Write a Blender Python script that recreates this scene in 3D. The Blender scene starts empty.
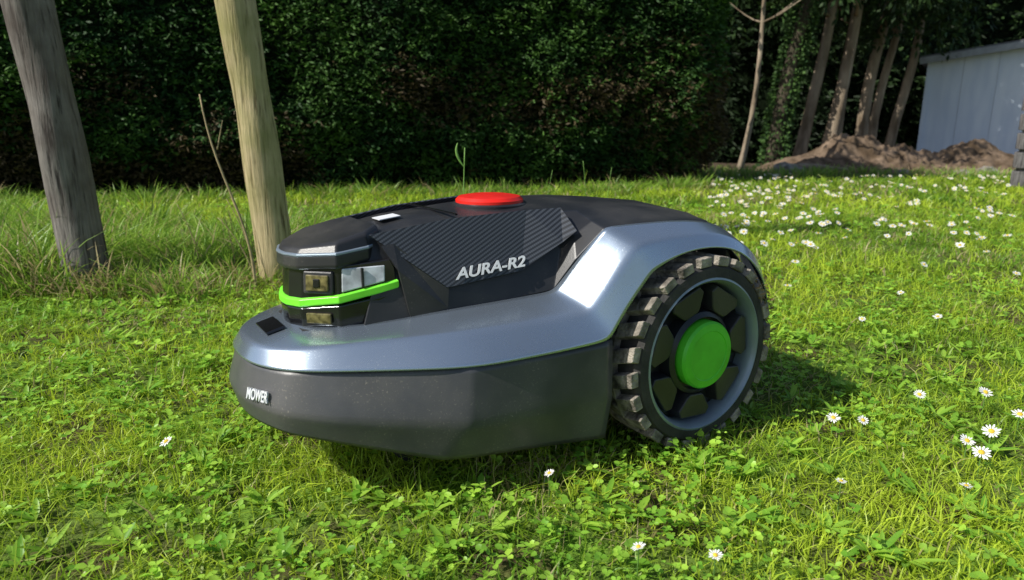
import bpy, math
import numpy as np
from mathutils import Vector, Matrix
scene=bpy.context.scene
rng=np.random.default_rng(11)
COL=scene.collection
R=lambda a,b,n=None: rng.uniform(a,b,n)

# ------------------------------------------------------------------ helpers
def hsh(i,j,s):
    v=np.sin(i*127.1+j*311.7+s*74.7)*43758.5453
    return v-np.floor(v)
def vn(x,y,s=0.0):
    x=np.asarray(x,float);y=np.asarray(y,float)
    i=np.floor(x);j=np.floor(y);u=x-i;v=y-j
    u=u*u*(3-2*u);v=v*v*(3-2*v)
    return (hsh(i,j,s)*(1-u)+hsh(i+1,j,s)*u)*(1-v)+(hsh(i,j+1,s)*(1-u)+hsh(i+1,j+1,s)*u)*v
def fbm(x,y,s=0.0):
    return .5*vn(x,y,s)+.3*vn(x*2.1,y*2.1,s+1)+.2*vn(x*4.3,y*4.3,s+2)
def sstep(t):
    t=np.clip(t,0,1);return t*t*(3-2*t)
def terrain(x,y):
    x=np.asarray(x,float);y=np.asarray(y,float)
    return -.3*sstep((y-4.5)/8)+(.03*(vn(x*.7,y*.7,5)-.5))*sstep((y-1.3)/2)

def new_mesh(name,V,loops,totals,cols=None,mats=(),smooth=False,midx=None):
    me=bpy.data.meshes.new(name)
    V=np.asarray(V,np.float32);loops=np.asarray(loops,np.int32).ravel();totals=np.asarray(totals,np.int32)
    me.vertices.add(len(V));me.vertices.foreach_set("co",V.ravel())
    me.loops.add(len(loops));me.loops.foreach_set("vertex_index",loops)
    me.polygons.add(len(totals))
    st=np.concatenate([[0],np.cumsum(totals)[:-1]]).astype(np.int32)
    me.polygons.foreach_set("loop_start",st);me.polygons.foreach_set("loop_total",totals)
    if smooth: me.polygons.foreach_set("use_smooth",np.ones(len(totals),bool))
    if midx is not None: me.polygons.foreach_set("material_index",np.asarray(midx,np.int32))
    me.update(calc_edges=True)
    if cols is not None:
        ca=me.color_attributes.new("Col",'FLOAT_COLOR','POINT')
        c=np.ones((len(V),4),np.float32);c[:,:3]=cols;ca.data.foreach_set("color",c.ravel())
    for m in mats: me.materials.append(m)
    ob=bpy.data.objects.new(name,me);COL.objects.link(ob);return ob
class Acc:
    def __init__(s): s.V=[];s.L=[];s.T=[];s.C=[];s.n=0
    def add(s,V,L,T,C=None):
        s.V.append(V);s.L.append(np.asarray(L).ravel()+s.n);s.T.append(T);s.n+=len(V)
        if C is not None:s.C.append(C)
    def make(s,name,mats,smooth=False):
        return new_mesh(name,np.concatenate(s.V),np.concatenate(s.L),np.concatenate(s.T),np.concatenate(s.C) if s.C else None,mats,smooth)

def blades(acc,P,h,w,az,lean,col,nseg=2,twist=None):
    N=len(P);d=np.stack([np.cos(az),np.sin(az),np.zeros(N)],1)
    if twist is None: twist=R(0,6.28,N)
    sd=np.stack([np.cos(twist),np.sin(twist),np.zeros(N)],1)
    nv=2*nseg+1;V=np.zeros((N,nv,3));C=np.zeros((N,nv,3))
    for k in range(nseg+1):
        t=k/nseg
        c=P+d*(h*lean*t**1.8)[:,None];c=c.copy();c[:,2]+=h*t*(1-.35*np.minimum(lean,1.4)*t)
        if k<nseg:
            hw=(w*.5*(1-.75*t**1.5))[:,None]
            V[:,2*k]=c-sd*hw;V[:,2*k+1]=c+sd*hw
            C[:,2*k]=C[:,2*k+1]=col*(.62+.38*t)  # self-shadow painted into the blade colour, darker toward the base
        else:
            V[:,2*k]=c;C[:,2*k]=col
    loops=[];tot=[]
    for k in range(nseg-1):
        loops+= [2*k,2*k+1,2*k+3,2*k+2];tot.append(4)
    loops+=[2*nseg-2,2*nseg-1,2*nseg];tot.append(3)
    L=(np.arange(N)*nv)[:,None]+np.array(loops)[None]
    acc.add(V.reshape(-1,3),L,np.tile(tot,N),C.reshape(-1,3))

def leaves(acc,B,D,l,w,col,fold=.25,up=None):
    N=len(B);D=D/np.linalg.norm(D,axis=1)[:,None]
    if up is None: up=R(-1,1,(N,3))
    S=np.cross(D,up);S/= (np.linalg.norm(S,axis=1)[:,None]+1e-9);U=np.cross(S,D)
    l=l[:,None];w=w[:,None]
    V=np.stack([B,B+D*l*.35+S*w*.5+U*w*fold,B+D*l*.75+S*w*.4+U*w*fold,B+D*l,B+D*l*.75-S*w*.4+U*w*fold,B+D*l*.35-S*w*.5+U*w*fold],1)
    L=(np.arange(N)*6)[:,None]+np.array([0,1,2,3,0,3,4,5])[None]
    acc.add(V.reshape(-1,3),L,np.full(2*N,4),np.repeat(col,6,0))
def sprays(acc,B,D,l,w,col):
    N=len(B);D=D/np.linalg.norm(D,axis=1)[:,None]
    S=np.cross(D,R(-1,1,(N,3)));S/=(np.linalg.norm(S,axis=1)[:,None]+1e-9)
    l=l[:,None];w=w[:,None]
    V=np.stack([B,B+D*l*.5+S*w*.5,B+D*l,B+D*l*.45-S*w*.5],1)
    L=(np.arange(N)*4)[:,None]+np.arange(4)[None]
    acc.add(V.reshape(-1,3),L,np.full(N,4),np.repeat(col,4,0))
def tube(acc,pts,rad,ns=10,rough=0.0,col=None,cap=True):
    pts=np.asarray(pts,float);n=len(pts);V=[]
    for i in range(n):
        a=pts[min(i+1,n-1)]-pts[max(i-1,0)];a/=np.linalg.norm(a)
        u=np.cross(a,[0.31,.95,.02]);u/=np.linalg.norm(u);v=np.cross(a,u)
        th=np.arange(ns)*2*math.pi/ns
        r=rad[i]*(1+rough*(vn(np.cos(th)*1.5+9,np.sin(th)*1.5+i*.35,3)-.5))
        V.append(pts[i]+np.outer(np.cos(th)*r,u)+np.outer(np.sin(th)*r,v))
    V=np.concatenate(V);L=[];T=[]
    for i in range(n-1):
        for k in range(ns):
            k2=(k+1)%ns;L+=[i*ns+k,i*ns+k2,(i+1)*ns+k2,(i+1)*ns+k];T.append(4)
    if cap:
        L+=list(range((n-1)*ns,n*ns));T.append(ns)
        L+=list(range(ns))[::-1];T.append(ns)
    acc.add(V,L,np.array(T),None if col is None else np.tile(col,(len(V),1)))

def mat(name):
    m=bpy.data.materials.new(name);m.use_nodes=True;nt=m.node_tree
    return m,nt,nt.nodes["Principled BSDF"]
def simple(name,col,rough=.5,metal=0,var=.25,scale=20,bump=0,bscale=200,coat=0,spec=None,col2=None,stretch=None,dust=0):
    m,nt,b=mat(name);N=nt.nodes;Lk=nt.links
    tc=N.new("ShaderNodeTexCoord");mp=N.new("ShaderNodeMapping");Lk.new(tc.outputs["Object"],mp.inputs[0])
    if stretch: mp.inputs["Scale"].default_value=stretch
    no=N.new("ShaderNodeTexNoise");no.inputs["Scale"].default_value=scale;no.inputs["Detail"].default_value=6;Lk.new(mp.outputs[0],no.inputs["Vector"])
    rp=N.new("ShaderNodeValToRGB");rp.color_ramp.elements[0].position=.35;rp.color_ramp.elements[1].position=.68
    c=np.array(col);c2=np.array(col2) if col2 is not None else np.clip(c*(1+var),0,1)
    rp.color_ramp.elements[0].color=(*(c*(1-var) if col2 is None else c),1);rp.color_ramp.elements[1].color=(*c2,1)
    Lk.new(no.outputs[0],rp.inputs[0]);out=rp.outputs[0]
    if dust:
        n5=N.new("ShaderNodeTexNoise");n5.inputs["Scale"].default_value=420;n5.inputs["Detail"].default_value=2;Lk.new(tc.outputs["Object"],n5.inputs["Vector"])
        n6=N.new("ShaderNodeTexNoise");n6.inputs["Scale"].default_value=13;n6.inputs["Detail"].default_value=5;Lk.new(tc.outputs["Object"],n6.inputs["Vector"])
        s5=N.new("ShaderNodeMapRange");s5.inputs[1].default_value=.62;s5.inputs[2].default_value=.74;Lk.new(n5.outputs[0],s5.inputs[0])
        s6=N.new("ShaderNodeMapRange");s6.inputs[1].default_value=.42;s6.inputs[2].default_value=.7;s6.inputs[4].default_value=dust;Lk.new(n6.outputs[0],s6.inputs[0])
        mm=N.new("ShaderNodeMath");mm.operation='MULTIPLY';Lk.new(s5.outputs[0],mm.inputs[0]);Lk.new(s6.outputs[0],mm.inputs[1])
        ma=N.new("ShaderNodeMath");ma.operation='MULTIPLY_ADD';ma.inputs[1].default_value=.22;Lk.new(s6.outputs[0],ma.inputs[0]);Lk.new(mm.outputs[0],ma.inputs[2])
        mx=N.new("ShaderNodeMix");mx.data_type='RGBA';Lk.new(ma.outputs[0],mx.inputs[0]);Lk.new(out,mx.inputs[6]);mx.inputs[7].default_value=(.32,.29,.24,1);out=mx.outputs[2]
        mr=N.new("ShaderNodeMath");mr.operation='MULTIPLY_ADD';mr.inputs[1].default_value=.6;mr.inputs[2].default_value=rough;Lk.new(ma.outputs[0],mr.inputs[0]);Lk.new(mr.outputs[0],b.inputs["Roughness"])
    else: b.inputs["Roughness"].default_value=rough
    Lk.new(out,b.inputs["Base Color"])
    b.inputs["Metallic"].default_value=metal;b.inputs["Coat Weight"].default_value=coat
    b.inputs["Coat Roughness"].default_value=.12
    if spec is not None:b.inputs["Specular IOR Level"].default_value=spec
    if bump:
        n2=N.new("ShaderNodeTexNoise");n2.inputs["Scale"].default_value=bscale;n2.inputs["Detail"].default_value=5;Lk.new(mp.outputs[0],n2.inputs["Vector"])
        bp=N.new("ShaderNodeBump");bp.inputs["Strength"].default_value=bump;bp.inputs["Distance"].default_value=.01;Lk.new(n2.outputs[0],bp.inputs["Height"]);Lk.new(bp.outputs[0],b.inputs["Normal"])
    return m
def leafmat(name,trans=.35,rough=.5,spec=.3):
    m,nt,b=mat(name);N=nt.nodes;Lk=nt.links
    at=N.new("ShaderNodeAttribute");at.attribute_name="Col"
    Lk.new(at.outputs["Color"],b.inputs["Base Color"]);b.inputs["Roughness"].default_value=rough;b.inputs["Specular IOR Level"].default_value=spec
    if trans>0:
        tr=N.new("ShaderNodeBsdfTranslucent");mx=N.new("ShaderNodeMixShader");mx.inputs[0].default_value=trans
        hs=N.new("ShaderNodeHueSaturation");hs.inputs["Value"].default_value=1.25;hs.inputs["Hue"].default_value=.49;Lk.new(at.outputs["Color"],hs.inputs["Color"])
        Lk.new(hs.outputs[0],tr.inputs[0]);Lk.new(b.outputs[0],mx.inputs[1]);Lk.new(tr.outputs[0],mx.inputs[2])
        Lk.new(mx.outputs[0],N["Material Output"].inputs[0])
    return m
def empty(name,loc=(0,0,0)):
    e=bpy.data.objects.new(name,None);COL.objects.link(e);e.location=loc;e.empty_display_size=.1;return e
def mixcol(a,b,t): return np.asarray(a)[None]*(1-t[:,None])+np.asarray(b)[None]*t[:,None]

# ------------------------------------------------------------------ camera, light
cam=bpy.data.cameras.new("camera");co=bpy.data.objects.new("camera",cam);COL.objects.link(co);scene.camera=co
co.location=(0,0,.43);co.rotation_euler=(math.radians(90-13.65),0,0);cam.lens=24.61;cam.clip_start=.02;cam.clip_end=1000
cam.dof.use_dof=True;cam.dof.focus_distance=.93;cam.dof.aperture_fstop=8
sd=Vector((-.90,-.43,0)).normalized();el=math.radians(43)
sv=Vector((sd.x*math.cos(el),sd.y*math.cos(el),math.sin(el)))
sl=bpy.data.lights.new("sun",'SUN');sl.energy=5.0;sl.angle=math.radians(.5);sl.color=(1,.96,.88)
so=bpy.data.objects.new("sun",sl);COL.objects.link(so);so.rotation_euler=(-sv).to_track_quat('-Z','Y').to_euler();so.location=(-5,-3,6)
w=bpy.data.worlds.new("World");scene.world=w;w.use_nodes=True;nt=w.node_tree
bg=nt.nodes["Background"];sk=nt.nodes.new("ShaderNodeTexSky");sk.sky_type='NISHITA';sk.sun_disc=False
sk.sun_elevation=el;sk.sun_rotation=math.atan2(sv.x,sv.y);nt.links.new(sk.outputs[0],bg.inputs[0]);bg.inputs[1].default_value=.105
scene.view_settings.view_transform='Standard';scene.view_settings.look='None';scene.view_settings.exposure=0

HL=np.array([-6.0,3.05]);HR=np.array([1.2,4.8])
def hedge_y(x): return HL[1]+(HR[1]-HL[1])*(x-HL[0])/(HR[0]-HL[0])

# ------------------------------------------------------------------ ground
def ground():
    n=170;g=np.linspace(-1,1,n);gx=np.sinh(g*5.2)/np.sinh(5.2)*300;gy=gx+2
    X,Y=np.meshgrid(gx,gy,indexing='ij');Z=terrain(X,Y)
    V=np.stack([X,Y,Z],2).reshape(-1,3)
    i,j=np.meshgrid(np.arange(n-1),np.arange(n-1),indexing='ij');a=(i*n+j).ravel()
    L=np.stack([a,a+n,a+n+1,a+1],1)
    m,nt,b=mat("ground_soil_grass");N=nt.nodes;Lk=nt.links
    tc=N.new("ShaderNodeTexCoord")
    n1=N.new("ShaderNodeTexNoise");n1.inputs["Scale"].default_value=9;n1.inputs["Detail"].default_value=8;Lk.new(tc.outputs["Object"],n1.inputs["Vector"])
    r1=N.new("ShaderNodeValToRGB");e=r1.color_ramp.elements;e[0].position=.36;e[0].color=(.08,.065,.03,1);e[1].position=.6;e[1].color=(.13,.23,.03,1)
    Lk.new(n1.outputs[0],r1.inputs[0])
    sx=N.new("ShaderNodeSeparateXYZ");Lk.new(tc.outputs["Object"],sx.inputs[0])
    mr=N.new("ShaderNodeMapRange");mr.inputs[1].default_value=6.4;mr.inputs[2].default_value=7.4;Lk.new(sx.outputs[1],mr.inputs[0])
    n2=N.new("ShaderNodeTexNoise");n2.inputs["Scale"].default_value=3;n2.inputs["Detail"].default_value=8;Lk.new(tc.outputs["Object"],n2.inputs["Vector"])
    r2=N.new("ShaderNodeValToRGB");e=r2.color_ramp.elements;e[0].position=.4;e[0].color=(.06,.045,.03,1);e[1].position=.65;e[1].color=(.16,.12,.085,1);Lk.new(n2.outputs[0],r2.inputs[0])
    mx=N.new("ShaderNodeMix");mx.data_type='RGBA';Lk.new(mr.outputs[0],mx.inputs[0]);Lk.new(r1.outputs[0],mx.inputs[6]);Lk.new(r2.outputs[0],mx.inputs[7])
    Lk.new(mx.outputs[2],b.inputs["Base Color"]);b.inputs["Roughness"].default_value=.95;b.inputs["Specular IOR Level"].default_value=.1
    bp=N.new("ShaderNodeBump");bp.inputs["Strength"].default_value=.8;bp.inputs["Distance"].default_value=.02;n3=N.new("ShaderNodeTexNoise");n3.inputs["Scale"].default_value=60;n3.inputs["Detail"].default_value=6
    Lk.new(tc.outputs["Object"],n3.inputs["Vector"]);Lk.new(n3.outputs[0],bp.inputs["Height"]);Lk.new(bp.outputs[0],b.inputs["Normal"])
    new_mesh("ground",V,L,np.full(len(L),4),None,[m],True)
ground()

# ------------------------------------------------------------------ lawn
GM=leafmat("grass_blade",.38,.42,.4)
def sample(y0,y1,dens,m=.22):
    W=.80*y1+m;n=int(dens*(y1-y0)*2*W);y=R(y0,y1,n);x=R(-W,W,n)
    k=(np.abs(x)<.80*y+m)&(y<hedge_y(x)+.15)&~((x>1.2)&(y>7.0));x=x[k];y=y[k]
    return x,y
def lawncol(x,y):
    n=len(x);p=fbm(x*1.6,y*1.6,21);q=fbm(x*7,y*7,31)
    t=np.clip(.5+1.8*(p-.5)+1.5*(q-.5)+R(-.3,.3,n),0,1)
    c=mixcol((.19,.40,.030),(.62,.80,.065),t)
    dry=R(0,1,n)<.04+.28*(fbm(x*2.6,y*2.6,77)>.61);c[dry]=mixcol((.48,.40,.16),(.68,.60,.32),R(0,1,dry.sum()))
    return c*R(.78,1.12,n)[:,None]
acc=Acc()
for (y0,y1,dens,h0,h1,w0,w1,ns) in ((.40,1.0,44000,.012,.038,.0013,.0028,2),(1.0,1.8,23000,.016,.040,.0018,.0034,2),(1.8,3.4,8500,.022,.050,.003,.0055,2),(3.4,7.4,2300,.03,.06,.006,.012,2)):
    x,y=sample(y0,y1,dens)
    k=R(0,1,len(x))<.05+1.6*fbm(x*6,y*6,44)**1.3;x=x[k];y=y[k];n=len(x)
    P=np.stack([x,y,terrain(x,y)-.002],1);hh=R(h0,h1,n)*(.30+1.4*fbm(x*6,y*6,50))
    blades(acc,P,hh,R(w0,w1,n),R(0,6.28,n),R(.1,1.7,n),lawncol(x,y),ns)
for (y0,y1,dens,s) in ((.40,1.1,5600,.8),(1.1,1.9,2600,1.0),(1.9,3.6,450,1.7)):
    x,y=sample(y0,y1,dens);k=fbm(x*5.2,y*5.2,61)+.22*R(-1,1,len(x))>.53;x=x[k];y=y[k];n=len(x)
    base=np.stack([x,y,terrain(x,y)+R(.006,.026,n)],1);a0=R(0,6.28,n);c=mixcol((.17,.40,.035),(.44,.70,.08),R(0,1,n))
    tilt=R(-.4,.5,n);sz=R(.6,1.3,n)
    for k3 in range(3):
        a=a0+k3*2.09+R(-.2,.2,n);D=np.stack([np.cos(a),np.sin(a),tilt*np.cos(a-a0)+.12],1)
        up=np.tile([0,0,1.],(n,1))+R(-.45,.45,(n,3))
        leaves(acc,base,D,R(.006,.013,n)*s*sz,R(.005,.010,n)*s*sz,c*R(.8,1.15,n)[:,None],.12,up)
x,y=sample(.4,1.6,150);n=len(x)
for k3 in range(7):
    a=R(0,6.28,n);D=np.stack([np.cos(a),np.sin(a),R(.1,.7,n)],1);up=np.tile([0,0,1.],(n,1))
    leaves(acc,np.stack([x,y,terrain(x,y)+.008],1),D,R(.018,.038,n),R(.005,.009,n),mixcol((.17,.38,.035),(.38,.60,.07),R(0,1,n)),.2,up)
acc.make("lawn_grass",[GM])

# ------------------------------------------------------------------ tall grass
acc=Acc()
def clump(cx,cy,r,n,h0,h1,dry=.12,w=.005):
    a=R(0,6.28,n);rr=r*np.sqrt(R(0,1,n));x=cx+rr*np.cos(a);y=cy+rr*np.sin(a)
    P=np.stack([x,y,terrain(x,y)],1);c=mixcol((.13,.30,.03),(.42,.64,.09),R(0,1,n))
    d=R(0,1,n)<dry;c[d]=mixcol((.42,.34,.15),(.62,.52,.28),R(0,1,d.sum()))
    blades(acc,P,R(h0,h1,n)*(1-.5*rr/r),R(w*.6,w*1.3,n),a+R(-.9,.9,n),R(.2,1.3,n),c,4)
for i in range(30):
    cx=R(-2.6,-1.15);cy=R(1.9,2.9);clump(cx,cy,.18,180,.12,.30)
for i in range(22):
    cx=R(-1.15,-.66);cy=R(1.95,2.6);clump(cx,cy,.15,150,.10,.22)
for i in range(14): clump(R(-1.65,-1.20),R(1.64,1.95),.12,190,.12,.32,.2)
for i in range(14): clump(R(-1.35,-.68),R(1.64,1.90),.09,120,.06,.15,.3)
clump(-1.12,1.74,.12,260,.05,.15,.75);clump(-1.0,1.80,.10,200,.05,.12,.6);clump(-.9,1.9,.12,200,.05,.15,.4)
clump(-.65,1.83,.09,200,.04,.10,.5);clump(-.75,1.85,.09,160,.04,.12,.3)
for i in range(110):
    cx=R(-5.2,1.3);clump(cx,hedge_y(cx)-R(.0,.40),.16,60,.05,.16,.15,.007)
for i in range(60):
    cx=R(.9,5.0);clump(cx,R(5.6,7.0),.18,45,.06,.16,.2,.009)
acc.make("tall_grass",[GM])

# ------------------------------------------------------------------ hedges
LM=leafmat("conifer_foliage",0,.6,.2)
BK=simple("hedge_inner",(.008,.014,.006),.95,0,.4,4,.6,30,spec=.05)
def hedge(name,path,H,n,l0,l1,cA,cB,amp=.2,brown=True,sc=1.0):
    path=np.array(path,float);seg=np.linalg.norm(np.diff(path,axis=0),axis=1);cum=np.concatenate([[0],np.cumsum(seg)])
    def at(s):
        x=np.interp(s,cum,path[:,0]);y=np.interp(s,cum,path[:,1])
        x2=np.interp(s+.05,cum,path[:,0]);y2=np.interp(s+.05,cum,path[:,1]);x1=np.interp(s-.05,cum,path[:,0]);y1=np.interp(s-.05,cum,path[:,1])
        t=np.stack([x2-x1,y2-y1],1);t/=np.linalg.norm(t,axis=1)[:,None]+1e-9
        return np.stack([x,y],1),t,np.stack([t[:,1],-t[:,0]],1)
    def off(s,z): return amp*(fbm(s*1.3/sc,z*1.5/sc,70)-.5)*2+amp*.5*(vn(s*6/sc,z*9/sc,71)-.5)-.12*np.clip(1-z/.35,0,1)
    par=empty(name,(path[0,0],path[0,1],0));o=np.array([path[0,0],path[0,1],0])
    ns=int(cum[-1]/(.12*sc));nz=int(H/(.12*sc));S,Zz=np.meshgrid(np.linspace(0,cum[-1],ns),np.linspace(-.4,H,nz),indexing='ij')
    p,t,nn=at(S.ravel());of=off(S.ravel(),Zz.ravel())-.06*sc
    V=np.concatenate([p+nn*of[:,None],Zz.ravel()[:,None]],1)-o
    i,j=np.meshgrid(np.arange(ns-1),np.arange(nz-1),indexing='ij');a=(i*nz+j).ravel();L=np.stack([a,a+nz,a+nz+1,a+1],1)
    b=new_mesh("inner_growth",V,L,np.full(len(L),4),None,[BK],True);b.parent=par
    acc=Acc();s=R(0,cum[-1],n);z=R(0,1,n)**1.5*(H+.1)
    keep=R(0,1,n)<np.clip(.3+z/.5,0,1);s=s[keep];z=z[keep];n=len(s)
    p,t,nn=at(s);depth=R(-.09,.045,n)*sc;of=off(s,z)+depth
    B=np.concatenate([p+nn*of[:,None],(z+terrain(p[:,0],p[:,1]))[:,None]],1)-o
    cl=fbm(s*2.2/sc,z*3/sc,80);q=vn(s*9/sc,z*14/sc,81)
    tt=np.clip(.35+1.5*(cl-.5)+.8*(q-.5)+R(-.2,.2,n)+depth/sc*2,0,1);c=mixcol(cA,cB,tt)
    if brown:
        k=(fbm(s*1.1,z*1.5,90)*np.clip(1.3-z*.6,0,1.3)+R(-.12,.12,n))>.58
        c[k]=mixcol((.045,.034,.016),(.10,.075,.036),R(0,1,k.sum()))
    dz=R(-.7,.35,n)+.3*(cl-.5)
    for k3 in range(3):
        tg=R(-1,1,n);D=np.concatenate([nn*R(.35,1,n)[:,None]+t*tg[:,None],(dz+R(-.35,.35,n))[:,None]],1)
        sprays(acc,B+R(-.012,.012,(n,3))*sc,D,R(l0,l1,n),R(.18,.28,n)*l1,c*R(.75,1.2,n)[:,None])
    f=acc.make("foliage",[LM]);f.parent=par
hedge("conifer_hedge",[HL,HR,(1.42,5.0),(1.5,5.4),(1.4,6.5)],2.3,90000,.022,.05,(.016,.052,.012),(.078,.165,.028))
hedge("conifer_hedge",[(-1,12.6),(5,12.2),(9,13.2),(16,13)],3.6,12000,.09,.2,(.010,.022,.007),(.03,.06,.018),.35,False,2.2)

# ------------------------------------------------------------------ trees
BARK=simple("bark_pale",(.16,.12,.08),.9,0,.3,9,.9,40,spec=.1,col2=(.42,.34,.25),stretch=(1,1,.25))
IVYB=simple("bark_dark",(.04,.035,.025),.9,0,.3,9,.9,40,spec=.1,col2=(.12,.10,.07),stretch=(1,1,.25))
def tree(name,x,y,r,top,lx,ly,bark,ivy=False,crown=True,zc=2.0,spread=.8,nl=4200):
    z0=float(terrain(x,y));par=empty(name,(x,y,z0))
    a=Acc();n=12;hs=np.linspace(-.1,top,n)
    pts=np.stack([lx*hs/top+.05*np.sin(hs*1.7+x*3),ly*hs/top+.04*np.cos(hs*2.1+x),hs],1)
    tube(a,pts,r*(1.25-.35*np.minimum(hs/.4,1))*(1-.55*hs/top),12,.5)
    for k in range(6):
        i=int(R(5,n-1));az=R(0,6.28);L=R(.3,.7);b0=pts[i];q=np.linspace(0,1,5)
        bp=np.stack([b0[0]+np.cos(az)*L*q,b0[1]+np.sin(az)*L*q,b0[2]+L*.6*q**1.4],1);tube(a,bp,r*.35*(1-.8*q),6)
    t=a.make("trunk_and_limbs",[bark],True);t.parent=par
    a=Acc()
    if ivy:
        m=4200;h=R(0,top*.8,m);th=R(0,6.28,m);cx=np.interp(h,hs,pts[:,0]);cy=np.interp(h,hs,pts[:,1])
        rr=r*1.1+R(0,.07,m)*(.4+fbm(th,h*2,9));B=np.stack([cx+rr*np.cos(th),cy+rr*np.sin(th),h],1)
        D=np.stack([np.cos(th),np.sin(th),R(-.9,.2,m)],1);sprays(a,B,D,R(.03,.06,m),R(.03,.045,m),mixcol((.02,.05,.015),(.07,.14,.03),R(0,1,m)))
    if crown:
        K=46;cc=np.stack([lx*.6+R(-spread,spread,K),ly*.6+R(-spread,spread,K),R(zc,top+.5,K)],1);rad=R(.14,.42,K)
        id=rng.integers(0,K,nl);d=rng.normal(size=(nl,3));d/=np.linalg.norm(d,axis=1)[:,None]
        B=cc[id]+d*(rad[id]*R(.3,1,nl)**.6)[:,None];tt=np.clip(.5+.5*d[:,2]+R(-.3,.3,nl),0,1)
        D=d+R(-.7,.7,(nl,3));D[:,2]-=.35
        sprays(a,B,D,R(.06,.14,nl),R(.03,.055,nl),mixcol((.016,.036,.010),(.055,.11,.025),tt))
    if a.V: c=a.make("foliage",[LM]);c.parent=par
tree("young_tree",2.22,7.0,.028,3.2,.32,.1,BARK,crown=True,zc=2.1,spread=.6,nl=2500)
tree("ivy_covered_tree",3.4,9.2,.10,4.4,.45,.1,IVYB,ivy=True,zc=2.0)
for (x,y,r,lx,zc) in ((3.85,9.5,.085,.4,2.1),(4.12,9.4,.095,.55,2.0),(4.42,9.9,.07,.3,1.9),(4.95,10.2,.095,.4,1.7),(5.25,10.4,.07,.35,1.6),(5.75,10.8,.08,.3,1.6)):
    tree("garden_tree",x,y,r,4.3,lx,R(-.1,.2),BARK,zc=zc,spread=.85)
tree("garden_tree",6.7,13.4,.09,4.5,.2,0,IVYB,zc=1.75,spread=1.0,nl=6000)
tree("garden_tree",8.6,13.8,.09,4.5,.2,0,IVYB,zc=2.15,spread=.8,nl=4500)
tree("garden_tree",2.4,9.6,.09,4.5,.2,0,IVYB,zc=1.2,spread=.8,nl=5500)

# ------------------------------------------------------------------ soil mound, stones
SOIL=simple("dry_soil",(.085,.058,.036),.95,0,.3,7,1.0,45,spec=.1,col2=(.25,.18,.125))
def mound(cx,cy,rx,ry,H,peaks):
    nx,ny=170,110;X,Y=np.meshgrid(np.linspace(-1.1,1.1,nx),np.linspace(-1.1,1.1,ny),indexing='ij')
    r=np.sqrt(X*X+Y*Y);Z=np.zeros_like(X)
    for (px,py,ph,pr) in peaks: Z=np.maximum(Z,ph*np.exp(-((X-px)**2+(Y-py)**2)/pr**2))
    Z=H*Z*(.6+.8*fbm(X*4+3,Y*4,15))+.12*(fbm(X*16,Y*14,16)-.4)*np.clip(1.1-r,0,1)+.08*(vn(X*42,Y*38,17)-.5)*np.clip(1.2-r,0,1)
    Z-=.09*np.clip(r-.75,0,1)*3
    Xw=cx+X*rx;Yw=cy+Y*ry
    V=np.stack([X*rx,Y*ry,Z+terrain(Xw,Yw)],2).reshape(-1,3);i,j=np.meshgrid(np.arange(nx-1),np.arange(ny-1),indexing='ij');a=(i*ny+j).ravel()
    o=new_mesh("soil_mound",V,np.stack([a,a+ny,a+ny+1,a+1],1),np.full(len(a),4),None,[SOIL],True);o.location=(cx,cy,0)
mound(4.15,7.7,1.75,1.1,.35,((-.25,0,1.0,.32),(.1,.1,.7,.3),(.5,.1,.85,.34),(-.65,-.2,.45,.28),(.85,-.1,.6,.25)))
STONE=simple("stone",(.16,.14,.12),.9,0,.35,15,.6,60,col2=(.40,.37,.33))
def rock(name,x,y,s,sq=.6):
    bpy.ops.mesh.primitive_ico_sphere_add(subdivisions=3,radius=s);o=bpy.context.object;o.name=name
    for v in o.data.vertices:
        c=v.co.normalized();v.co*= .75+.5*float(vn(c.x*2.3+x,c.y*2.3+c.z*1.7,33));v.co.z*=sq
    o.data.materials.append(STONE);o.location=(x,y,float(terrain(x,y))+s*sq*.5)
rock("stone",2.55,6.6,.11);rock("stone",2.75,6.75,.06);rock("stone",4.35,6.5,.09);rock("stone",4.1,6.45,.06);rock("stone",3.7,6.7,.05)
a=Acc();q=np.linspace(0,1,8);tube(a,np.stack([-.35+.7*q,.12*q,.03+.02*np.sin(q*4)],1),.04*(1-.4*q),9,.5);o=a.make("fallen_log",[BARK],True);o.location=(2.9,6.75,float(terrain(2.9,6.75)))

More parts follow.
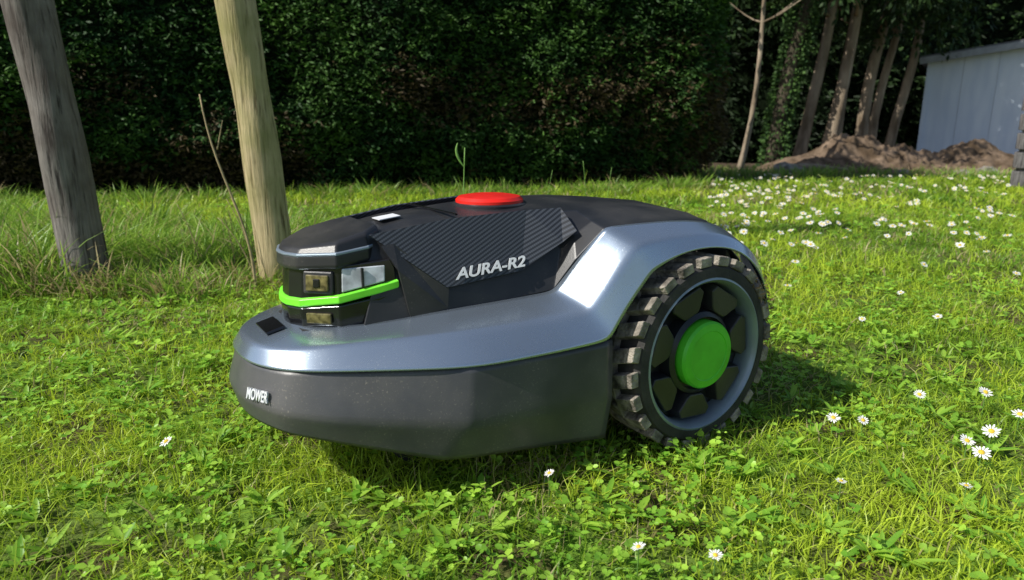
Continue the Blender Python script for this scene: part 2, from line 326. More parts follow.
# ------------------------------------------------------------------ posts
def wood_mat(name,a,b,moss=None):
    m,nt,bs=mat(name);N=nt.nodes;Lk=nt.links;tc=N.new("ShaderNodeTexCoord");mp=N.new("ShaderNodeMapping");mp.inputs["Scale"].default_value=(1,1,.06);Lk.new(tc.outputs["Object"],mp.inputs[0])
    no=N.new("ShaderNodeTexNoise");no.inputs["Scale"].default_value=95;no.inputs["Detail"].default_value=8;no.inputs["Roughness"].default_value=.65;Lk.new(mp.outputs[0],no.inputs["Vector"])
    rp=N.new("ShaderNodeValToRGB");e=rp.color_ramp.elements;e[0].position=.36;e[0].color=(*(np.array(a)*.6),1);e[1].position=.62;e[1].color=(*b,1);k=rp.color_ramp.elements.new(.45);k.color=(*(np.array(a)*.4+np.array(b)*.6),1);Lk.new(no.outputs[0],rp.inputs[0])
    out=rp.outputs[0]
    n4=N.new("ShaderNodeTexNoise");n4.inputs["Scale"].default_value=9;n4.inputs["Detail"].default_value=8;Lk.new(tc.outputs["Object"],n4.inputs["Vector"])
    r4=N.new("ShaderNodeMapRange");r4.inputs[1].default_value=.42;r4.inputs[2].default_value=.68;r4.inputs[4].default_value=.85;Lk.new(n4.outputs[0],r4.inputs[0])
    mx=N.new("ShaderNodeMix");mx.data_type='RGBA';Lk.new(r4.outputs[0],mx.inputs[0]);Lk.new(out,mx.inputs[6]);mx.inputs[7].default_value=(*(moss or (np.array(a)*.8)),1);out=mx.outputs[2]
    Lk.new(out,bs.inputs["Base Color"]);bs.inputs["Roughness"].default_value=.85;bs.inputs["Specular IOR Level"].default_value=.2
    bp=N.new("ShaderNodeBump");bp.inputs["Strength"].default_value=1.0;bp.inputs["Distance"].default_value=.008;Lk.new(no.outputs[0],bp.inputs["Height"]);Lk.new(bp.outputs[0],bs.inputs["Normal"]);return m
WG=wood_mat("weathered_grey_wood",(.06,.052,.048),(.27,.245,.225),(.10,.08,.07));WY=wood_mat("weathered_mossy_wood",(.20,.15,.07),(.58,.48,.28),(.30,.28,.11))
def post(x,y,lx,ly,r,m):
    a=Acc();h=np.linspace(-.1,2.3,40);pts=np.stack([lx*h+.006*np.sin(h*4),ly*h+.005*np.cos(h*5),h],1);tube(a,pts,r*(1.04-.05*h)*(1+.03*np.sin(h*9)+.02*np.sin(h*23)),28,.28)
    o=a.make("wooden_post",[m],True);o.location=(x,y,0)
post(-1.11,1.79,-.07,0,.054,WG);post(-.64,1.87,-.075,0,.0475,WY)

# ------------------------------------------------------------------ stalks
STR=simple("dry_stalk",(.36,.28,.15),.8,0,.2,60);GRS=simple("green_stalk",(.16,.32,.06),.6,0,.2,60)
a=Acc();q=np.linspace(0,1,14)
tube(a,np.stack([-.655-.085*q+.012*np.sin(q*5),1.74+.01*np.sin(q*7),-.01+.50*q],1),.0042*(1-.6*q),6)
tube(a,np.stack([-.72+.02*q,1.742+0*q,.36+.07*q],1),.002*(1-.6*q),5)
tube(a,np.stack([-.675-.03*q,1.742+.02*q,.18+.06*q],1),.002*(1-.6*q),5)
for k in range(9):
    x0=R(-.9,-.45);y0=R(1.8,2.1);L=R(.15,.3);tube(a,np.stack([x0+R(-.12,.12)*q**1.5,y0+0*q,L*q*(1-.2*q)],1),.0018*(1-.5*q),5)
a.make("dry_stalk",[STR],True)
a=Acc()
tube(a,np.stack([-.105-.006*np.sin(q*3),1.60+0*q,.37*q],1),.0018*(1-.3*q),5)
tube(a,np.stack([-.107-.018*np.sin(q*2.2),1.60+0*q,.325+.055*q],1),.0028*np.sin(q*3)+.0005,5)
for (x0,y0,hh,lx) in ((-.16,1.9,.26,.03),(.07,1.75,.31,.03),(.20,1.8,.33,-.02),(.24,1.85,.31,.02),(-.3,2.2,.25,.04)):
    tube(a,np.stack([x0+lx*q**2,y0+0*q,hh*q],1),.0013*(1-.6*q),5)
a.make("grass_stalk",[GRS],True)

# ------------------------------------------------------------------ daisies
WH=simple("daisy_petal",(.80,.80,.77),.6,0,.06,30);YE=simple("daisy_centre",(.72,.48,.03),.7,0,.2,200)
near=[(-.44,.82),(.601,.967),(.63,.85),(.576,.816),(.577,.789),(.511,.713),(.37,.714),(.44,.89),(.481,.89),(.87,1.377),(.712,1.37),(.683,1.688),(.698,.967),(1.327,1.8),(.70,.897),(.043,.735),(.192,.583),(.119,.583),(1.22,1.45),(1.4,1.62)]
P=[(x,y,.0098 if y>.75 else .0065) for x,y in near]
while len(P)<300:
    y=R(2.2,5.4);x=R(.28,.72)*y
    if float(fbm(x*1.7,y*1.3,3))>.44+.10*R(-1,1): P.append((x,y,.0140))
for k in range(26): P.append((R(.8,2.8),R(1.5,3.2),.011))
V=[];L=[];T=[];M=[]
for (x,y,r) in P:
    r*=R(.75,1.15);z=float(terrain(x,y))+R(.030,.042);n0=len(V);tl=Vector((R(-.4,.3),R(-.75,.1),1)).normalized();u=tl.orthogonal().normalized();v=tl.cross(u);c=Vector((x,y,z))
    npet=14
    for k in range(npet):
        a0=k/npet*6.283+R(-.06,.06);wd=.17;i=len(V);rr=r*R(.82,1.05);lf=R(-.05,.2)
        for (ra,da,dz) in ((.25,-wd*.7,0),(.75,-wd,.5),(1,-wd*.4,1),(1,wd*.4,1),(.75,wd,.5),(.25,wd*.7,0)):
            V.append(c+(u*math.cos(a0+da)+v*math.sin(a0+da))*rr*ra+tl*r*dz*lf)
        L+=range(i,i+6);T.append(6);M.append(0)
    i=len(V)
    for (ra,dz) in ((.34,.05),(.22,.2)):
        for k in range(8): V.append(c+(u*math.cos(k*.785)+v*math.sin(k*.785))*r*ra+tl*r*dz)
    for k in range(8): L+=[i+k,i+(k+1)%8,i+8+(k+1)%8,i+8+k];T.append(4);M.append(1)
    L+=range(i+8,i+16);T.append(8);M.append(1)
    i=len(V)
    for zz in (0,1):
        for k in range(3): V.append(Vector((x+.0008*math.cos(k*2.1),y+.0008*math.sin(k*2.1),(z-.001) if zz else float(terrain(x,y)))))
    for k in range(3): L+=[i+k,i+(k+1)%3,i+3+(k+1)%3,i+3+k];T.append(4);M.append(2)
new_mesh("daisy_flowers",np.array([tuple(v) for v in V]),L,T,None,[WH,YE,GRS],False,M)

# ------------------------------------------------------------------ boxes
def box(name,parent,c,s,m,rot=(0,0,0),bev=0.0,seg=2):
    bpy.ops.mesh.primitive_cube_add(size=1);o=bpy.context.object;o.name=name;o.data.name=name
    for v in o.data.vertices: v.co=Vector((v.co.x*s[0],v.co.y*s[1],v.co.z*s[2]))
    o.location=c;o.rotation_euler=rot;o.data.materials.append(m);o.parent=parent
    if bev: b=o.modifiers.new("b",'BEVEL');b.width=bev;b.segments=seg
    return o
def poly(name,parent,V,F,m,bev=0,solid=0,smooth=False,off=-1,seg=3,ang=12,crease=None):
    me=bpy.data.meshes.new(name);me.from_pydata([tuple(v) for v in V],[],F);me.update()
    o=bpy.data.objects.new(name,me);COL.objects.link(o);o.parent=parent
    for mm in (m if isinstance(m,(list,tuple)) else [m]): me.materials.append(mm)
    if crease is not None:
        ca=me.attributes.new("crease_edge",'FLOAT','EDGE')
        for e in me.edges: ca.data[e.index].value=crease(e.vertices[0],e.vertices[1])
        s=o.modifiers.new("sub",'SUBSURF');s.levels=3;s.render_levels=3;s.boundary_smooth='PRESERVE_CORNERS'
        smooth=True
    if solid: s=o.modifiers.new("s",'SOLIDIFY');s.thickness=solid;s.offset=off
    if bev: b=o.modifiers.new("b",'BEVEL');b.width=bev;b.segments=seg;b.limit_method='ANGLE';b.angle_limit=math.radians(ang);b.harden_normals=True
    if smooth or bev: me.polygons.foreach_set("use_smooth",[True]*len(F))
    return o
# shed
SHW=simple("pale_painted_board",(.62,.70,.82),.6,0,.12,3,.2,30,col2=(.74,.81,.90),stretch=(3,3,.5));SHR=simple("grey_roof_felt",(.16,.16,.17),.9,0,.2,8,.4,50)
SHD=simple("dark_gap",(.16,.18,.20),.9);TRM=simple("grey_trim",(.33,.35,.38),.8,0,.15,12)
sh=empty("garden_shed",(6.22,10.9,-.3));sh.rotation_euler=(0,0,math.radians(-31))
wd=3.4;eave=1.62;pk=1.86
core=poly("wall_core",sh,[(0,0,0),(wd,0,0),(wd,0,eave),(wd/2,0,pk),(0,0,eave),(0,2.4,0),(wd,2.4,0),(wd,2.4,eave),(wd/2,2.4,pk),(0,2.4,eave)],
     [(0,1,2,3,4),(9,8,7,6,5),(0,4,9,5),(1,6,7,2),(0,5,6,1)],SHD)
nb=8
for i in range(nb):
    x0=i*wd/nb+.002;x1=(i+1)*wd/nb-.002
    hz=lambda x: eave+(pk-eave)*(1-abs(x-wd/2)/(wd/2))-.02
    F=[(0,1,2,3),(7,6,5,4),(0,4,5,1),(1,5,6,2),(2,6,7,3),(3,7,4,0)]
    poly("wall_board_%d"%i,sh,[(x0,-.03,.02),(x1,-.03,.02),(x1,-.03,hz(x1)),(x0,-.03,hz(x0)),(x0,-.004,.02),(x1,-.004,.02),(x1,-.004,hz(x1)),(x0,-.004,hz(x0))],F,SHW)
for i in range(8): box("side_board_%d"%i,sh,(-.016,.15+i*.3,.02+(eave-.06)/2),(.024,.294,eave-.06),SHW)
for s_ in (-1,1):
    an=math.atan2(pk-eave,wd/2);Ln=math.hypot(pk-eave,wd/2)+.16
    cx=wd/2+s_*(wd/4+.06*1);cz=(pk+eave)/2+.03-.018
    box("roof_panel",sh,(cx,1.2,cz),(Ln,2.75,.04),SHR,(0,s_*an,0))
    box("barge_board",sh,(cx,-.19,cz-.05),(Ln,.02,.09),TRM,(0,s_*an,0))
box("door",sh,(1.85,-.045,.80),(.78,.02,1.4),SHW);box("door_gap",sh,(1.44,-.034,.80),(.025,.012,1.4),SHD);box("door_handle",sh,(1.55,-.065,.9),(.03,.03,.12),SHD)
box("corner_trim",sh,(-.01,-.046,eave/2),(.05,.03,eave-.04),SHW)
# brick house
def brickmat():
    m,nt,b=mat("brick_wall");N=nt.nodes;Lk=nt.links;tc=N.new("ShaderNodeTexCoord");mp=N.new("ShaderNodeMapping");mp.inputs["Rotation"].default_value=(math.radians(90),0,0);Lk.new(tc.outputs["Object"],mp.inputs[0])
    br=N.new("ShaderNodeTexBrick");br.inputs["Scale"].default_value=4;br.inputs["Color1"].default_value=(.42,.17,.09,1);br.inputs["Color2"].default_value=(.33,.12,.07,1);br.inputs["Mortar"].default_value=(.4,.36,.3,1);Lk.new(mp.outputs[0],br.inputs["Vector"])
    Lk.new(br.outputs[0],b.inputs["Base Color"]);b.inputs["Roughness"].default_value=.9;return m
BR=brickmat();TILE=simple("roof_tiles",(.20,.09,.06),.8,0,.25,3);WT=simple("white_frame",(.75,.75,.73),.5,0,.05,5);GL=simple("window_glass",(.03,.04,.05),.08,0,.2,2)
bh=empty("brick_house",(20.5,31,-.3))
poly("walls",bh,[(0,0,0),(11,0,0),(11,0,5.2),(0,0,5.2),(0,8,0),(11,8,0),(11,8,5.2),(0,8,5.2),(0,4,8),(11,4,8)],[(0,1,2,3),(5,4,7,6),(4,0,3,8,7),(1,5,6,9,2)],BR)
poly("roof",bh,[(-.3,-.4,5.1),(11.3,-.4,5.1),(11.3,4,8.15),(-.3,4,8.15),(11.3,8.4,5.1),(-.3,8.4,5.1)],[(0,1,2,3),(3,2,4,5)],TILE,solid=.15)
for zx,zz in ((2.2,1.5),(6,1.5),(2.2,3.9),(6,3.9),(9,3.9)):
    box("window_frame",bh,(zx,-.03,zz),(1.5,.1,1.2),WT);box("window_pane_a",bh,(zx-.35,-.09,zz),(.6,.02,1.0),GL);box("window_pane_b",bh,(zx+.35,-.09,zz),(.6,.02,1.0),GL)
box("door",bh,(9,-.05,1.0),(.9,.12,2.0),WT)
# slatted compost bin
SL=wood_mat("slat_wood",(.06,.055,.055),(.20,.19,.19))
cb=empty("compost_bin",(3.33,4.62,float(terrain(3.6,4.6))));cb.rotation_euler=(0,0,math.radians(-40))
for (px,py) in ((0,0),(.9,0),(0,.9),(.9,.9)): box("corner_post",cb,(px,py,.29),(.07,.07,.64),SL,bev=.004)
for i in range(5):
    z=.06+i*.12
    box("front_slat",cb,(.45,-.047,z),(.98,.02,.10),SL,bev=.003);box("back_slat",cb,(.45,.947,z),(.98,.02,.10),SL,bev=.003)
    box("left_slat",cb,(-.047,.45,z+.002),(.02,.96,.10),SL,bev=.003);box("right_slat",cb,(.947,.45,z+.002),(.02,.96,.10),SL,bev=.003)

# ================================================================== MOWER
HD=33
H=math.radians(180+HD);f=Vector((math.cos(H),math.sin(H),0));nn=Vector((-f.y,f.x,0))
O=Vector((.256,.872,0))-.225*nn
mw=empty("robotic_lawn_mower",O);mw.rotation_euler=(0,0,H)
SILV=simple("satin_blue_grey_paint",(.38,.46,.56),.24,.78,.05,6,.0,900,coat=.6,dust=.35)
BLK=simple("black_plastic",(.018,.019,.022),.36,0,.3,14,.05,700,col2=(.032,.032,.034),dust=.35)
SKT=simple("bumper_plastic",(.045,.048,.056),.32,0,.3,7,.05,600,col2=(.09,.09,.097),dust=.6)
GLO=simple("gloss_black",(.010,.010,.012),.10,0,.2,10,coat=.6)
GRN=simple("green_plastic",(.09,.58,.03),.42,0,.12,30);LED=simple("green_light_guide",(.22,.90,.05),.3,0,.1,30)
RED=simple("red_plastic",(.75,.02,.012),.35,0,.12,30);LENS=simple("clear_lamp_lens",(.52,.56,.60),.08,0,.35,70,coat=.8)
RUB=simple("tyre_rubber",(.02,.02,.02),.8,0,.3,30,.2,300,col2=(.05,.047,.043));MUD=simple("dusty_tread",(.08,.07,.058),.9,0,.3,50,.5,300,col2=(.46,.41,.34))
RIM=simple("rim_dark",(.010,.012,.014),.32,0,.3,20,col2=(.022,.024,.027),dust=.2);RING=simple("rim_grey_ring",(.26,.32,.38),.38,.4,.15,15)
PRT=simple("white_print",(.75,.77,.79),.5,0,.05,40)
AMB=simple("amber_sensor",(.20,.17,.07),.12,.3,.6,160,coat=.5)
m,nt,b=mat("carbon_weave");N=nt.nodes;Lk=nt.links;tc=N.new("ShaderNodeTexCoord")
def wave(rot,sc):
    mp=N.new("ShaderNodeMapping");mp.inputs["Rotation"].default_value=rot;Lk.new(tc.outputs["Object"],mp.inputs[0]);wv=N.new("ShaderNodeTexWave");wv.inputs["Scale"].default_value=sc;wv.inputs["Distortion"].default_value=0;Lk.new(mp.outputs[0],wv.inputs[0]);return wv
w1=wave((0,math.radians(62),0),75);w2=wave((0,math.radians(-28),0),120);ml=N.new("ShaderNodeMath");ml.operation='MULTIPLY';Lk.new(w1.outputs[1],ml.inputs[0])
ad=N.new("ShaderNodeMath");ad.operation='MULTIPLY_ADD';ad.inputs[1].default_value=.4;ad.inputs[2].default_value=.6;Lk.new(w2.outputs[1],ad.inputs[0]);Lk.new(ad.outputs[0],ml.inputs[1])
rp=N.new("ShaderNodeValToRGB");rp.color_ramp.elements[0].color=(.014,.016,.020,1);rp.color_ramp.elements[1].color=(.085,.095,.115,1);Lk.new(ml.outputs[0],rp.inputs[0]);Lk.new(rp.outputs[0],b.inputs["Base Color"]);b.inputs["Roughness"].default_value=.42
CARB=m

def strip(st,close=False):
    full=[[(p[0],-p[1],p[2]) for p in s] for s in reversed(st)]
    if abs(st[0][0][1])<1e-6: full=full[:-1]
    full+= [list(s) for s in st]
    nr=len(st[0]);V=[p for s in full for p in s];F=[];n=len(full)
    for i in range(n if close else n-1):
        for j in range(nr-1): a=i*nr+j;c=((i+1)%n)*nr+j;F.append((a,c,c+1,a+1))
    return full,V,F
def creaser(nr,rows,cols,mid):
    def fn(a,b_):
        ra,rb=a%nr,b_%nr;sa,sb=a//nr,b_//nr
        if ra==rb: return rows.get(ra,0)
        return cols.get(abs(sa-mid),0)
    return fn
skirt=[[(.540,0,.104),(.547,0,.128),(.535,0,.168)],[(.536,.050,.103),(.543,.052,.128),(.531,.050,.168)],[(.510,.096,.098),(.518,.101,.124),(.506,.094,.169)],
 [(.452,.134,.084),(.462,.143,.116),(.462,.126,.170)],[(.366,.178,.062),(.344,.200,.106),(.334,.190,.170)],[(.330,.184,.058),(.318,.203,.104),(.310,.193,.170)],[(.245,.192,.051),(.238,.207,.102),(.228,.199,.170)],[(.152,.202,.043),(.150,.211,.10),(.148,.206,.172)]]
fu,V,F=strip(skirt);poly("bumper_skirt",mw,V,F,SKT,0,.006,crease=creaser(3,{0:1,1:.6,2:1},{2:.4,4:.6,5:.5,7:1},len(skirt)-1))
silver=[[(.539,0,.169),(.530,0,.186),(.470,0,.200)],[(.535,.050,.169),(.525,.049,.186),(.467,.045,.200)],[(.509,.097,.170),(.494,.087,.189),(.445,.066,.202)],
 [(.466,.129,.171),(.444,.114,.194),(.400,.088,.204)],[(.337,.195,.170),(.332,.162,.199),(.323,.108,.213)],[(.228,.204,.170),(.226,.178,.201),(.233,.122,.218)],
 [(.156,.211,.174),(.172,.190,.207),(.184,.133,.223)],[(.136,.213,.208),(.148,.200,.242),(.160,.148,.262)],[(.094,.214,.252),(.110,.203,.284),(.132,.166,.303)],
 [(.04,.214,.273),(.042,.203,.290),(.045,.172,.305)],[(-.04,.214,.272),(-.045,.203,.286),(-.045,.172,.300)],[(-.092,.214,.247),(-.112,.200,.256),(-.108,.166,.274)],
 [(-.132,.213,.203),(-.155,.190,.205),(-.150,.150,.232)],[(-.152,.205,.12),(-.180,.175,.15),(-.187,.130,.180)],[(-.195,.10,.10),(-.205,.09,.15),(-.197,.08,.19)]]
fu,V,F=strip(silver,True)
poly("painted_shell",mw,V,F,SILV,0,.0025,crease=creaser(3,{0:1,1:.6,2:1},{4:.3,6:.4,8:.5},len(silver)-1))
cover=[[(.415,.084,.202),(.400,.080,.245),(.405,.058,.296),(.412,0,.303)],[(.323,.104,.210),(.323,.098,.236),(.33,.066,.308),(.33,0,.314)],[(.233,.118,.216),(.225,.108,.246),(.23,.081,.314),(.23,0,.321)],
 [(.182,.130,.2225),(.165,.120,.272),(.165,.094,.316),(.165,0,.323)],[(.160,.146,.262),(.150,.128,.288),(.145,.098,.316),(.145,0,.323)],[(.130,.164,.301),(.125,.134,.306),(.125,.10,.316),(.125,0,.323)],[(.04,.170,.303),(.03,.14,.306),(.03,.11,.313),(.03,0,.320)],
 [(-.045,.170,.298),(-.06,.14,.298),(-.07,.11,.301),(-.07,0,.308)],[(-.148,.147,.230),(-.13,.12,.258),(-.12,.10,.271),(-.13,0,.278)],[(-.183,.127,.178),(-.185,.10,.198),(-.180,.08,.208),(-.19,0,.210)]]
def halfpair(st):
    V=[];F=[];nr=len(st[0])
    for s in st: V+=s
    k=len(V)
    for i in range(len(st)-1):
        for j in range(nr-1): a=i*nr+j;F.append((a,a+nr,a+nr+1,a+1))
    V2=[];idx={}
    for i,p in enumerate(V):
        if abs(p[1])<1e-6: idx[i]=i
        else: idx[i]=k+len(V2);V2.append((p[0],-p[1],p[2]))
    F+= [tuple(idx[i] for i in reversed(q)) for q in F]
    return V+V2,F
V,F=halfpair(cover);poly("top_cover",mw,V,F,BLK,.006,.004,seg=4)
poly("front_cover_wall",mw,[(.412,.083,.19),(.412,-.083,.19),(.408,-.058,.300),(.408,.058,.300)],[(0,1,2,3)],BLK)
bot=[(.318,.103,.237),(.222,.114,.248),(.168,.126,.280),(.150,.131,.293)];top=[(.398,.066,.301),(.300,.078,.314),(.200,.092,.3185),(.155,.103,.3195)]
for s_ in (1,-1):
    V=[(x,s_*(y+.003),z+.002) for x,y,z in bot+top];F=[(i,i+1,i+5,i+4) for i in range(3)]
    if s_<0:F=[tuple(reversed(q)) for q in F]
    poly("carbon_side_panel",mw,V,F,CARB,0,.003,off=0)
pl=[(.50,-.05),(.50,.05),(.44,.105),(.34,.150),(.16,.150),(-.14,.148),(-.18,.10),(-.18,-.10),(-.14,-.148),(.16,-.150),(.34,-.150),(.44,-.105)]
k=len(pl);V=[(x,y,.066 if x<.4 else .09) for x,y in pl]+[(x*.97,y*.95,.165) for x,y in pl];poly("chassis",mw,V,[tuple(range(k))[::-1],tuple(range(k,2*k))]+[(i,(i+1)%k,k+(i+1)%k,k+i) for i in range(k)],BLK,.003)
pl=[(.15,-.150),(.15,.150),(.10,.152),(.04,.158),(-.04,.158),(-.11,.152),(-.15,.14),(-.15,-.14),(-.11,-.152),(-.04,-.158),(.04,-.158),(.10,-.152)];zt=[.21,.21,.27,.290,.288,.26,.2,.2,.26,.288,.290,.27]
V=[(x,y,.10) for x,y in pl]+[(x,y,z) for (x,y),z in zip(pl,zt)];poly("wheel_arch_liner",mw,V,[tuple(range(k))[::-1]]+[(i,(i+1)%k,k+(i+1)%k,k+i) for i in range(k)],BLK)
poly("nose_deck",mw,[(.475,-.05,.198),(.475,.05,.198),(.40,.095,.202),(.40,-.095,.202)],[(0,1,2,3)],BLK,0,.004)
# sensor head
half=[(.372,.087),(.395,.084),(.438,.073),(.472,.038),(.480,.014),(.481,0)]
half2=[(.375,.050),(.398,.068),(.438,.072),(.472,.038),(.480,.014),(.481,0)]
def ring(o,z,slope=0.0,hf=None):
    hf=hf or half
    pts=hf+[(x,-y) for x,y in reversed(hf[:-1])];r=[]
    for x,y in pts:
        xx=.40+(x-.40)*o;yy=y*o;r.append((xx,yy,z+(.480-x)*slope))
    return r
def loft(name,rings,m,bev=.002,captop=True,capbot=True):
    k=len(rings[0]);V=[p for r in rings for p in r];F=[]
    for i in range(len(rings)-1):
        for j in range(k): j2=(j+1)%k;F.append((i*k+j,i*k+j2,(i+1)*k+j2,(i+1)*k+j))
    F=[tuple(reversed(q)) for q in F]
    if captop:F.append(tuple(range((len(rings)-1)*k,len(rings)*k))[::-1])
    if capbot:F.append(tuple(range(k)))
    return poly(name,mw,V,F,m,bev)
loft("sensor_head_base",[ring(.97,.190),ring(.98,.204,.05),ring(1.0,.220,.16)],GLO)
loft("green_light_strip",[ring(1.0,.2205,.20),ring(1.02,.222,.20),ring(1.02,.2290,.20),ring(.99,.2305,.20)],LED,.001)
loft("sensor_window_band",[ring(.965,.229,.19),ring(.93,.267,.08)],GLO,.001)
loft("sensor_head_lid",[ring(.985,.264,.09,half2),ring(1.015,.268,.09,half2),ring(1.005,.280,.09,half2),ring(.93,.288,.18,half2),ring(.85,.290,.20,half2)],BLK,.003)
loft("lid_silver_trim",[ring(.99,.2795,.09,half2),ring(1.012,.2805,.09,half2),ring(1.008,.2825,.09,half2),ring(.975,.2835,.10,half2)],RING,.0008)
for s_ in (1,-1):
    yw=math.radians(45)*s_
    box("camera_window_frame",mw,(.4535,s_*.0530,.2520),(.006,.036,.026),BLK,(0,math.radians(-6),yw),.002)
    box("camera_window",mw,(.4560,s_*.0555,.2520),(.004,.027,.018),AMB,(0,math.radians(-6),yw),.001)
    box("camera_lens_hood",mw,(.4570,s_*.0565,.2520),(.004,.008,.010),GLO,(0,math.radians(-6),yw),.001)
    box("lower_sensor_window",mw,(.4565,s_*.0560,.2110),(.004,.030,.012),AMB,(0,0,yw),.001)
    a=Vector((.433,s_*.0690,0));b_=Vector((.386,s_*.0815,0));o_=(Vector((.02,s_*.05,0))).normalized()*.0015
    V=[(a.x,a.y,.241),(b_.x,b_.y,.251),(b_.x-.002,b_.y-.003*s_,.269),(a.x-.002,a.y-.002*s_,.268)]
    F=[(0,1,2,3)] if s_<0 else [(3,2,1,0)]
    poly("headlamp_lens",mw,[(p[0]+o_.x,p[1]+o_.y,p[2]) for p in V],F,LENS,.0015,.006,off=0)
    c1=(a+b_)/2
    box("headlamp_divider",mw,(c1.x+.002,c1.y+s_*.004,.2575),(.003,.003,.022),BLK,(0,0,0),.0005)
    V=[(.362,s_*.0955,.206),(.318,s_*.104,.214),(.315,s_*.102,.240),(.372,s_*.077,.292),(.386,s_*.074,.290),(.372,s_*.089,.262)];poly("head_side_fin",mw,V,[(0,1,2,3,4,5)] if s_<0 else [(5,4,3,2,1,0)],BLK,0,.006,off=0)
box("nose_badge",mw,(.498,0,.1955),(.022,.05,.003),GLO,(0,math.radians(14),0),.001)
def revolve(name,prof,m,c=(0,0,0),axis='Z',n=48,smooth=True,bev=0,cap=True):
    V=[];F=[]
    for (r,h) in prof:
        for k_ in range(n):
            a=k_*2*math.pi/n
            V.append((c[0]+r*math.cos(a),c[1]+r*math.sin(a),c[2]+h) if axis=='Z' else (c[0]+r*math.cos(a),c[1]+h,c[2]+r*math.sin(a)))
    q=len(prof)
    for i in range(q-1):
        for k_ in range(n): k2=(k_+1)%n;F.append((i*n+k_,i*n+k2,(i+1)*n+k2,(i+1)*n+k_))
    if cap:
        F.append(tuple(range((q-1)*n,q*n)))
        F.append(tuple(range(n))[::-1])
    if axis=='Y':F=[tuple(reversed(x)) for x in F]
    o=poly(name,mw,V,F,m,bev)
    if smooth:
        o.data.polygons.foreach_set("use_smooth",[True]*len(F))
        o.data.set_sharp_from_angle(angle=math.radians(35))
    return o
revolve("stop_button_base",[(.051,-.006),(.051,-.001),(.048,.001)],BLK,(.196,0,.3215))
revolve("red_stop_button",[(.046,0),(.046,.004),(.042,.008),(.03,.0100),(.012,.0105)],RED,(.196,0,.322))
box("top_label",mw,(.350,.008,.3135),(.028,.024,.001),PRT,(0,math.radians(6.5),0))
box("top_seam",mw,(.285,0,.3185),(.003,.14,.002),GLO,(0,math.radians(2),0))
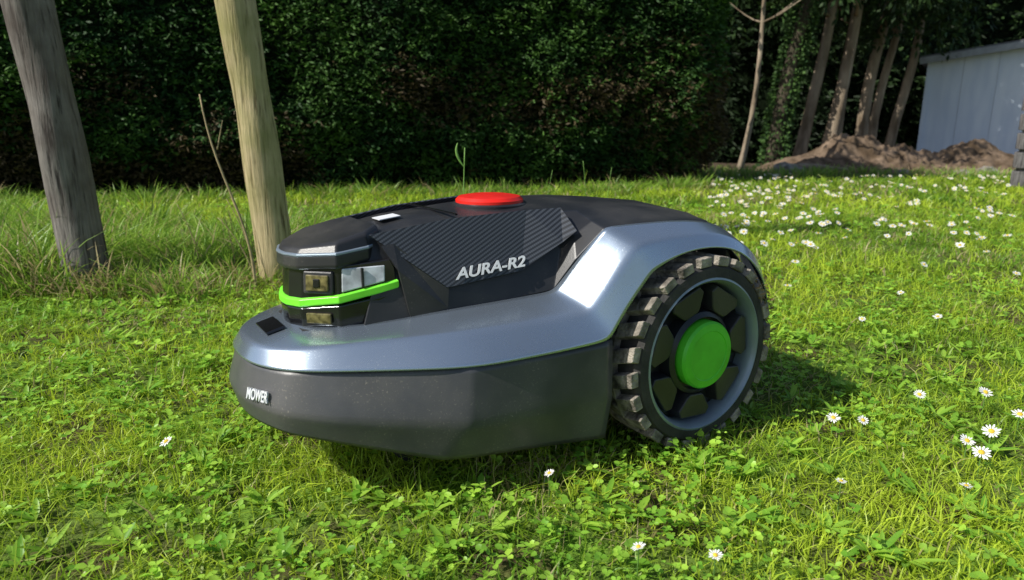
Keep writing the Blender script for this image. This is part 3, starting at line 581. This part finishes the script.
# wheels
for s_,nm in ((1,"near"),(-1,"far")):
    def rv(name,prof,m,**k_): return revolve(name,[(r,s_*h) for r,h in prof],m,(0,0,.13),'Y',**k_)
    rv("tyre_"+nm,[(.09,.152),(.112,.150),(.121,.156),(.121,.216),(.116,.223),(.104,.2245),(.104,.195)],RUB,n=72,cap=False)
    rv("rim_ring_"+nm,[(.1045,.206),(.1045,.2235),(.101,.225),(.0965,.219),(.095,.196)],RING,n=72,cap=False)
    rv("rim_disc_"+nm,[(.104,.152),(.104,.190),(.097,.193),(.093,.196),(.06,.195),(.05,.195)],RIM,n=72)
    rv("hub_collar_"+nm,[(.058,.194),(.056,.212),(.050,.216),(.049,.205)],RIM,n=48)
    rv("green_hub_cap_"+nm,[(.0455,.206),(.0455,.224),(.043,.2275),(.034,.2285),(.033,.2275),(.01,.2275)],GRN,n=48)
    V=[];F=[]
    for q in range(7):
        a0=q*2*math.pi/7+.3;i=len(V)
        for (hh,ins) in ((.194,0),(.2150,.005)):
            for (r,da) in ((.056+ins*.4,-.20),(.062,-.27),(.086-ins*.4,-.38),(.0945-ins*.5,-.28),(.0945-ins*.5,.28),(.086-ins*.4,.38),(.062,.27),(.056+ins*.4,.20)):
                da=da*(1-ins*14);V.append((r*math.cos(a0+da),s_*hh,.13+r*math.sin(a0+da)))
        for k_ in range(8): F.append((i+k_,i+(k_+1)%8,i+8+(k_+1)%8,i+8+k_))
        F.append(tuple(range(i+8,i+16)))
    o=poly("rim_petals_"+nm,mw,V,F,BLK,.002)
    V=[];F=[]
    nl=24
    for q in range(nl):
        for row in (0,1):
            a0=(q+.5*row)*2*math.pi/nl;y0,y1=((.150,.187) if row==0 else (.185,.223));hw=.088;sk_=.05*(1 if row else -1);i=len(V)
            for (r,sh_) in ((.119,1.0),(.1315,.84)):
                for (yy,aa) in ((y0,-hw*sh_-sk_),(y1,-hw*sh_+sk_),(y1,hw*sh_+sk_),(y0,hw*sh_-sk_)):
                    V.append((r*math.cos(a0+aa),s_*yy,.13+r*math.sin(a0+aa)))
            F+=[(i,i+1,i+2,i+3),(i+7,i+6,i+5,i+4)]+[(i+k_,i+4+k_,i+4+(k_+1)%4,i+(k_+1)%4) for k_ in range(4)]
    poly("tyre_tread_"+nm,mw,V,F,MUD,.0015)
    a=Acc();mN=240;th=R(-.8,.1,mN)+math.pi;rr=R(.116,.134,mN);B=np.stack([rr*np.cos(th),s_*(.2235+R(-.02,.003,mN)),.13+rr*np.sin(th)],1)
    cc=mixcol((.18,.13,.05),(.36,.26,.12),R(0,1,mN));sprays(a,B,R(-1,1,(mN,3)),R(.004,.013,mN),R(.002,.004,mN),cc);o=a.make("clippings_"+nm,[GM]);o.parent=mw
    revolve("caster_wheel_"+nm,[(.02,-.012),(.034,-.010),(.036,0),(.034,.010),(.02,.012)],RUB,(.34,s_*.05,.036),'Y',n=24)
    box("caster_fork_"+nm,mw,(.34,s_*.05,.064),(.02,.034,.03),BLK,bev=.003)
box("rear_axle",mw,(0,0,.13),(.03,.32,.03),BLK);revolve("blade_disc",[(.10,0),(.10,.008)],BLK,(.20,0,.045))
def text(body,origin,right,up,size,m,name,shear=0,sx=1,ext=.0006):
    right=Vector(right).normalized();up=Vector(up);up=(up-right*up.dot(right)).normalized();no=right.cross(up)
    c=bpy.data.curves.new(name,'FONT');c.body=body;c.size=size;c.shear=shear;c.extrude=ext;c.offset=size*.02
    t=bpy.data.objects.new("tmp",c);COL.objects.link(t);bpy.context.view_layer.update()
    me=bpy.data.meshes.new_from_object(t.evaluated_get(bpy.context.evaluated_depsgraph_get()));bpy.data.objects.remove(t)
    o=bpy.data.objects.new(name,me);COL.objects.link(o);me.materials.clear();me.materials.append(m)
    M=Matrix(((right.x*sx,up.x,no.x,origin[0]),(right.y*sx,up.y,no.y,origin[1]),(right.z*sx,up.z,no.z,origin[2]),(0,0,0,1)))
    me.transform(M);o.parent=mw
text("AURA-R2",(.308,.1095,.2480),(-.096,.0125,.009),(0,-.030,.077),.0185,PRT,"model_lettering",.35,1.2)
text("MOWER",(.5425,.0560,.134),(-.0250,.0470,0),(-.012,0,.040),.017,PRT,"brand_lettering",0,.50,.0012)
